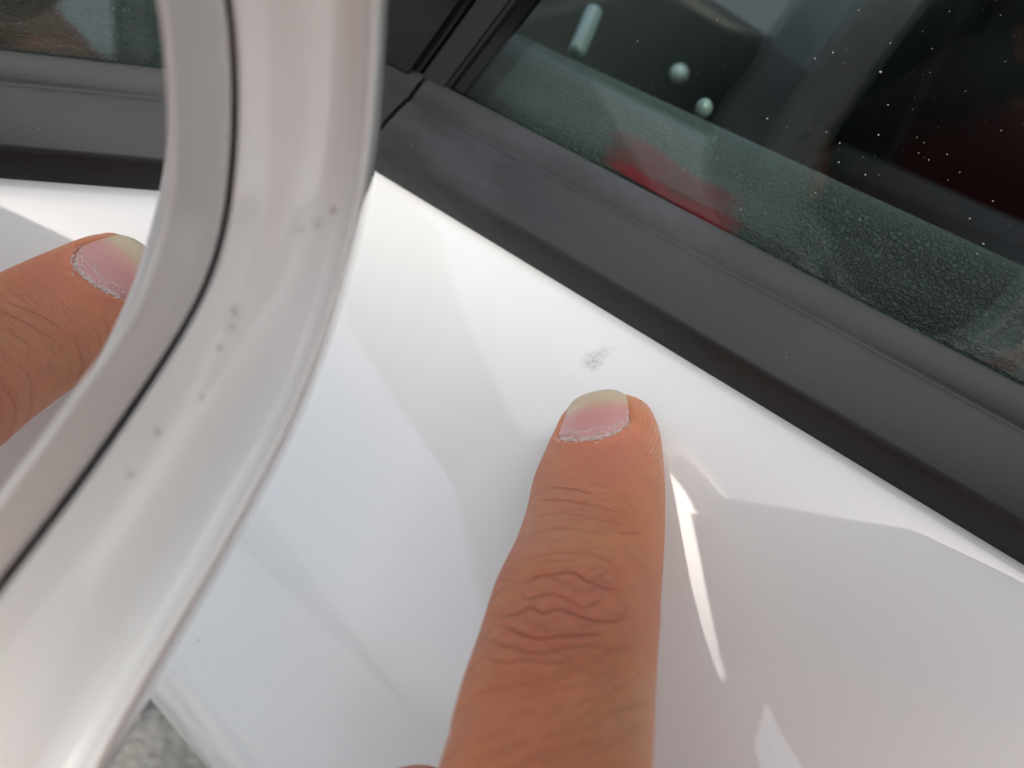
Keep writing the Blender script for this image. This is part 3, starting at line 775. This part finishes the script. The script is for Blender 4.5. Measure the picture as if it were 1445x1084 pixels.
chain([lm, lpip, (lpip[0], lpip[1]-16, lpip[2]-8), (lpip[0]-1, lpip[1]-21, lpip[2]-20), (lpip[0]-1, lpip[1]-20, lpip[2]-28)], [9, 7, 6.6, 6.2, 5.6])
chain([lm, (x0-45, y0-46, z0-20), (wr[0]-20, wr[1]+4, wr[2])], [9.5, 11.5, 12])
tm_ = (x0+6, y0-52, z0-28)
chain([tm_, (x0+16, y0-44, z0-2), (x0+6, y0-34, z0+24), (x0-6, y0-28, z0+42)], [13, 11.5, 9.5, 7.6])
chain([wr, tm_, (x0-4, y0-34, z0-12)], [15, 14, 12])
_elb = M.T@(np.array([-125, 380, 55.])-CAM); fo2 = (_elb[0], _elb[1], -_elb[2]); fo = tuple(.45*np.array(wr)+.55*np.array(fo2))
chain([(wr[0]-9, wr[1], wr[2]), tuple(.8*np.array(wr)+.2*np.array(fo2)), fo, fo2], [22, 26, 36, 42], (1.1, .85))
bm = bmesh.new()
for pts, rads, fl in chains:
    dn = spline(np.hstack([pts, rads[:, None]]), 40)
    pp, rr_ = dn[:, :3], dn[:, 3]
    # hemispherical ends
    t0 = pp[0]-pp[1]; t0 /= np.linalg.norm(t0); t1 = pp[-1]-pp[-2]; t1 /= np.linalg.norm(t1)
    aend = np.radians([80, 60, 40, 20])
    pre = [pp[0]+t0*rr_[0]*math.sin(a) for a in aend]; prr = [rr_[0]*math.cos(a) for a in aend]
    post = [pp[-1]+t1*rr_[-1]*math.sin(a) for a in aend[::-1]]; por = [rr_[-1]*math.cos(a) for a in aend[::-1]]
    v_, f_ = tube(np.vstack([pre, pp, post]), np.r_[prr, rr_, por], 24, True, fl)
    bv = [bm.verts.new(Vector(np.array(x)*MM)) for x in v_]
    for f in f_: bm.faces.new([bv[i] for i in f])
bmesh.ops.recalc_face_normals(bm, faces=bm.faces)
tmpm = bpy.data.meshes.new('tmp'); bm.to_mesh(tmpm); bm.free()
tmpo = bpy.data.objects.new('tmp', tmpm); sc.collection.objects.link(tmpo)
md = tmpo.modifiers.new('r', 'REMESH'); md.mode = 'VOXEL'; md.voxel_size = .0016
sm = tmpo.modifiers.new('s', 'SMOOTH'); sm.factor = .5; sm.iterations = 14
dg = bpy.context.evaluated_depsgraph_get(); ev = tmpo.evaluated_get(dg); rmsh = ev.to_mesh()
hv = np.empty(len(rmsh.vertices)*3); rmsh.vertices.foreach_get('co', hv); hv = hv.reshape(-1, 3)/MM
hf = [tuple(p.vertices) for p in rmsh.polygons]; ev.to_mesh_clear()
bpy.data.objects.remove(tmpo)
n0 = len(V); V += list(hv); Fc += [tuple(i+n0 for i in f) for f in hf]
body = mesh('body', V, Fc, M_SKIN, PERSON)
for nm, arr in (('tone', tone), ('ridge', ridge), ('fuv', fuv)):
    at_ = body.data.attributes.new(nm, 'FLOAT_VECTOR', 'POINT')
    full = np.zeros((len(V), 3)); full[:n0] = arr.reshape(-1, 3)
    if nm == 'tone': full[n0:, 0] = .1; full[n0:, 2] = .5
    if len(body.data.vertices) == len(V): at_.data.foreach_set('vector', full.ravel())
tag(body, kind=None)
# the photographer behind the phone: torso, head, arms and legs, out of the frame and met only in reflections
def fuse(chs, voxel, it):
    bm = bmesh.new()
    for pts, rads, fl in chs:
        dn = spline(np.hstack([np.array(pts, float), np.array(rads, float)[:, None]]), 30)
        pp, rr_ = dn[:, :3], dn[:, 3]
        t0 = pp[0]-pp[1]; t0 /= np.linalg.norm(t0); t1 = pp[-1]-pp[-2]; t1 /= np.linalg.norm(t1)
        ae = np.radians([80, 55, 28])
        v_, f_ = tube(np.vstack([[pp[0]+t0*rr_[0]*math.sin(a) for a in ae], pp, [pp[-1]+t1*rr_[-1]*math.sin(a) for a in ae[::-1]]]),
                      np.r_[[rr_[0]*math.cos(a) for a in ae], rr_, [rr_[-1]*math.cos(a) for a in ae[::-1]]], 20, True, fl)
        bv = [bm.verts.new(Vector(np.array(x)*MM)) for x in v_]
        for f in f_: bm.faces.new([bv[i] for i in f])
    bmesh.ops.recalc_face_normals(bm, faces=bm.faces)
    tm = bpy.data.meshes.new('tmp'); bm.to_mesh(tm); bm.free()
    to = bpy.data.objects.new('tmp', tm); sc.collection.objects.link(to)
    md = to.modifiers.new('r', 'REMESH'); md.mode = 'VOXEL'; md.voxel_size = voxel*MM
    sm = to.modifiers.new('s', 'SMOOTH'); sm.factor = .5; sm.iterations = it
    r = to.evaluated_get(bpy.context.evaluated_depsgraph_get()); me = r.to_mesh()
    v = np.empty(len(me.vertices)*3); me.vertices.foreach_get('co', v); v = v.reshape(-1, 3)/MM
    f = [tuple(p.vertices) for p in me.polygons]; r.to_mesh_clear(); bpy.data.objects.remove(to)
    return v, f
def add_body(v, f):
    global V, Fc
    k = len(V); V = V+list(v); Fc = Fc+[tuple(i+k for i in q) for q in f]
elbowL = hp(*fo2)
HEAD = np.array([-460, 335, 330.]); NECK = np.array([-505, 415, 225.]); HIP = np.array([-570, 600, -60.])
LSH = np.array([-340, 445, 185.]); RSH = np.array([-650, 400, 185.])
hr = CAM+M@np.array([106, -84, 50.]); elbowR = np.array([-370, 185, 20.])
fwdh = np.array([.12, -.75, -.65]); fwdh /= np.linalg.norm(fwdh); uph = np.array([0, -.6, .75]); uph /= np.linalg.norm(uph)
v_, f_ = fuse([([HEAD-uph*35, HEAD+uph*25, HEAD+uph*60], [72, 82, 74], (1, .92)), ([HEAD-uph*85+fwdh*38, HEAD-uph*40+fwdh*30], [30, 48], (1, 1)),
               ([HEAD-uph*22+fwdh*84, HEAD-uph*2+fwdh*86, HEAD+uph*14+fwdh*78], [11, 9, 6], (1, 1)),
               ([HEAD-uph*50+fwdh*76+np.array([-16, 0, 0]), HEAD-uph*50+fwdh*82, HEAD-uph*50+fwdh*76+np.array([16, 0, 0])], [5, 7, 5], (1, 1)),
               ([HEAD+np.array([78, 0, -18]), HEAD+np.array([82, 0, 14])], [9, 12], (1, .6)), ([HEAD+np.array([-78, 0, -18]), HEAD+np.array([-82, 0, 14])], [9, 12], (1, .6)),
               ([HEAD-uph*60-fwdh*10, NECK], [52, 58], (1, 1)),
               ([NECK, (NECK+HIP)/2+np.array([0, -20, 0]), HIP], [80, 105, 110], (1.35, .9)), ([LSH, NECK, RSH], [48, 62, 48], (1, 1)),
               ([LSH, (LSH+elbowL)/2+np.array([25, 10, 0]), elbowL], [46, 40, 34], (1, 1)), ([RSH, (RSH+elbowR)/2, elbowR], [46, 40, 34], (1, 1)),
               ([elbowR, hr*.3+elbowR*.7, hr*.85+elbowR*.15], [34, 32, 22], (1, .85)),
               ([HIP+np.array([80, 0, -30]), np.array([-480, 630, -450]), np.array([-470, 670, -850.])], [75, 55, 38], (1, 1)),
               ([HIP+np.array([-80, 0, -30]), np.array([-660, 620, -450]), np.array([-670, 670, -850.])], [75, 55, 38], (1, 1))], 7, 4)
add_body(v_, f_)
# right hand closed round the phone's right-hand end
fing = []
cw = lambda x, y, z: CAM+M@np.array([x, y, z])
for k, x_ in enumerate((10., 29., 48., 67.)):
    fing.append(([cw(x_+14, -58+2*k, 26), cw(x_+4, -44, 6), cw(x_, -33, -4.), cw(x_-4, -18-3*(k == 3), -6)], [10, 8.8, 8.2, 6.8], (1, 1)))
fing.append(([cw(86, -64, 34), cw(78, -38, 24), cw(68, -14, 17.5)], [12, 9.5, 8], (1, 1)))
fing.append(([cw(46, -62, 26), cw(78, -64, 32), cw(106, -60, 30)], [12, 15, 12], (1, 1)))
fing.append(([cw(86, -62, 32), cw(100, -84, 48), hr*.8+elbowR*.2], [18, 20, 22], (1.3, .9)))
v_, f_ = fuse(fing, 2.2, 6); add_body(v_, f_)
body_data = body.data; bpy.data.objects.remove(body); bpy.data.meshes.remove(body_data)
body = mesh('body', V, Fc, M_SKIN, PERSON)
for nm, arr in (('tone', tone), ('ridge', ridge), ('fuv', fuv)):
    at_ = body.data.attributes.new(nm, 'FLOAT_VECTOR', 'POINT')
    full = np.zeros((len(V), 3)); full[:n0] = arr.reshape(-1, 3)
    if nm == 'tone': full[n0:, 0] = .1; full[n0:, 2] = .5  # out-of-frame skin darkened to cut the warm light it bounces
    if len(body.data.vertices) == len(V): at_.data.foreach_set('vector', full.ravel())
# clothes and hair, plus added dark covers over the head
up_l = LSH*.45+elbowL*.55; up_r = RSH*.45+elbowR*.55
v_, f_ = fuse([([NECK+np.array([0, 8, -14]), (NECK+HIP)/2+np.array([0, -22, 0]), HIP], [92, 118, 124], (1.35, .92)), ([LSH, NECK+np.array([0, 0, -30]), RSH], [60, 76, 60], (1, 1)),
               ([LSH, LSH*.5+up_l*.5+np.array([14, 5, 0]), up_l+np.array([14, 6, 0])], [60, 56, 54], (1, 1)), ([RSH, up_r], [60, 54], (1, 1))], 8, 5)
mesh('shirt', v_, f_, M_RED, PERSON)
v_, f_ = fuse([([HIP+np.array([0, 0, 30]), HIP+np.array([0, 0, -40])], [126, 120], (1.3, .95)), ([HIP+np.array([80, 0, -30]), np.array([-480, 630, -450]), np.array([-470, 670, -800.])], [92, 72, 60], (1, 1)),
               ([HIP+np.array([-80, 0, -30]), np.array([-660, 620, -450]), np.array([-670, 670, -800.])], [92, 72, 60], (1, 1))], 9, 4)
mesh('trousers', v_, f_, M_DARKTRIM, PERSON)
v_, f_ = fuse([([HEAD-uph*5-fwdh*14, HEAD+uph*40-fwdh*8, HEAD+uph*66+fwdh*4], [78, 88, 76], (1, .92))], 7, 3)
mesh('hair', v_, f_, M_SHADE, PERSON)
v_, f_ = fuse([([HEAD-uph*20+fwdh*52, HEAD-uph*55+fwdh*44, HEAD-uph*88+fwdh*28], [50, 56, 40], (1.25, .95)), ([HEAD-uph*24+fwdh*80, HEAD-uph*50+fwdh*84], [18, 20], (1, 1)), ([HEAD-uph*60-fwdh*6, NECK+np.array([0, 4, 6])], [66, 74], (1, 1))], 6, 5)
mesh('face_darkener', v_, f_, M_SHADE, PERSON)  # added cover, out of frame, put there to blacken the face in reflections
v_, f_ = fuse([([HEAD+uph*20+fwdh*2, HEAD+uph*62+fwdh*2], [96, 84], (1, .95)), ([HEAD+uph*28+fwdh*70, HEAD+uph*22+fwdh*128], [58, 44], (1.1, .18))], 6, 4)
mesh('cap', v_, f_, M_SHADE, PERSON)  # likewise added, unseen directly, to keep the reflected head dark
for sx in (-470, -670):
    v_, f_ = fuse([([(sx, 720, -845), (sx, 660, -848), (sx, 560, -852)], [40, 42, 30], (1.1, .8))], 6, 3)
    mesh('shoe', v_, f_, M_SHADE, PERSON)
# fingernail plate
NU, NV = 70, 90
nv = []; nt_ = []
rngn = np.random.default_rng(2)
for i in range(NU):
    u = i/(NU-1)                         # 0 cuticle .. 1 free edge
    row = []
    for j in range(NV):
        x = -1+2*j/(NV-1)
        s_hi = NL1-(3.0*x*x if x < 0 else 5.2*x**1.8); s_lo = NL0-.2+2.6*abs(x)**2.4
        s = s_hi+(s_lo-s_hi)*u
        base = finger_pt(max(s, -TIPL*.86), NPHI+x*NHW*.96)
        c, T, X, D, r = frame(max(s, -TIPL*.86))
        if s < -TIPL*.86: base = base+Ttip*(-TIPL*.86-s)
        out = base-c; out /= np.linalg.norm(out)
        lift = .30+.15*(1-x*x)-.38*max(0, 1-u*9)-.25*max(0, (abs(x)-.93)/.07)
        # the plate runs straight out over the end instead of following the rounded tip down
        q = base+out*lift
        if s < 1.5:
            sA = 1.5; bA = finger_pt(sA, NPHI+x*NHW*.96); cA, TA, *_ = frame(sA)
            oA = bA-cA; oA /= np.linalg.norm(oA); lin = bA+oA*lift+(-TA)*(sA-s)*.97
            k = .45; q = q*(1-k)+lin*k
        nv.append(q)
        dry = math.exp(-(u/.055)**2)*1.0+.55*math.exp(-((u-.17-.03*math.sin(9*x))/.02)**2)*(x > -.6)+.8*math.exp(-((x-.97)/.06)**2)*(u < .55)+.4*math.exp(-((x+.98)/.05)**2)*(u < .3)
        nt_.append((u, (x+1)/2, min(1, dry)))
top = nv; n_ = len(top)
bot = []
for i in range(NU):
    for j in range(NV):
        q = np.array(top[i*NV+j]); c = frame(np.clip((NL1-2.0*(-1+2*j/(NV-1))**2)*(1-i/(NU-1))+NL0*(i/(NU-1)), -TIPL*.8, NL1))[0]
        d = q-c; bot.append(q-d/np.linalg.norm(d)*.5)
Vn = top+bot; Fn = []
for i in range(NU-1):
    for j in range(NV-1):
        a = i*NV+j; Fn.append((a, a+1, a+1+NV, a+NV)); Fn.append((n_+a, n_+a+NV, n_+a+1+NV, n_+a+1))
rim = [j for j in range(NV)]+[i*NV+NV-1 for i in range(1, NU)]+[(NU-1)*NV+j for j in range(NV-2, -1, -1)]+[i*NV for i in range(NU-2, 0, -1)]
for a, b in zip(rim, rim[1:]+rim[:1]): Fn.append((a, n_+a, n_+b, b))
nail = mesh('fingernail', Vn, Fn, M_NAIL, PERSON)
fv, ff = [], []
rf = np.random.default_rng(11)
for k in range(105):
    x = rf.uniform(-1.12, 1.12); up_ = rf.random() < .3
    s_c = NL1-(3.0*x*x if x < 0 else 5.2*abs(x)**1.8)+rf.normal(.15, .28)-(rf.uniform(.9, 1.9) if up_ else 0)
    if up_ and abs(x) > .75: continue
    ln_, wd_ = rf.uniform(.25, .95), rf.uniform(.04, .10); ang = rf.normal(.0, .35)
    cpt = finger_pt(s_c, NPHI+x*NHW); c_, T_f, X_f, D_f, r_f = frame(s_c)
    o_ = cpt-c_; o_ /= np.linalg.norm(o_); tx = np.cross(o_, T_f); tx /= np.linalg.norm(tx)
    # follow the cuticle line
    slope = (-6.0*x if x < 0 else -9.0*abs(x)**.8)/(NHW*7.5)
    dr = tx*1.+(T_f*slope if tx@X_f > 0 else -T_f*slope); dr /= np.linalg.norm(dr); dr = dr*math.cos(ang)+np.cross(o_, dr)*math.sin(ang)
    sdv = np.cross(o_, dr); b0 = len(fv); base_ = cpt+o_*(.30 if not up_ else .45)
    for q, (a_, w__, h_) in enumerate([(-.5, .3, -.03), (-.2, 1, .03), (.15, .8, .05+.04*rf.random()), (.5, .25, .0+.06*rf.random())]):
        p_ = base_+dr*ln_*a_; fv += [p_+sdv*wd_*w__+o_*h_, p_-sdv*wd_*w__+o_*h_*.6, p_-o_*.06]
    for q in range(3):
        a_ = b0+q*3
        for e0_, e1_ in ((0, 1), (1, 2), (2, 0)): ff.append((a_+e0_, a_+e1_, a_+3+e1_, a_+3+e0_))
    ff += [(b0, b0+2, b0+1), (b0+9, b0+10, b0+11)]
fk = recalc(mesh('dry_skin', fv, ff, M_FLAKE, PERSON)); fk['kind'] = 'stuff'
at_ = nail.data.attributes.new('tone', 'FLOAT_VECTOR', 'POINT')
if len(nail.data.vertices) == len(Vn): at_.data.foreach_set('vector', np.array(nt_+nt_, float).ravel())
bmn = bmesh.new(); bmn.from_mesh(nail.data); bmesh.ops.recalc_face_normals(bmn, faces=bmn.faces); bmn.to_mesh(nail.data); bmn.free()
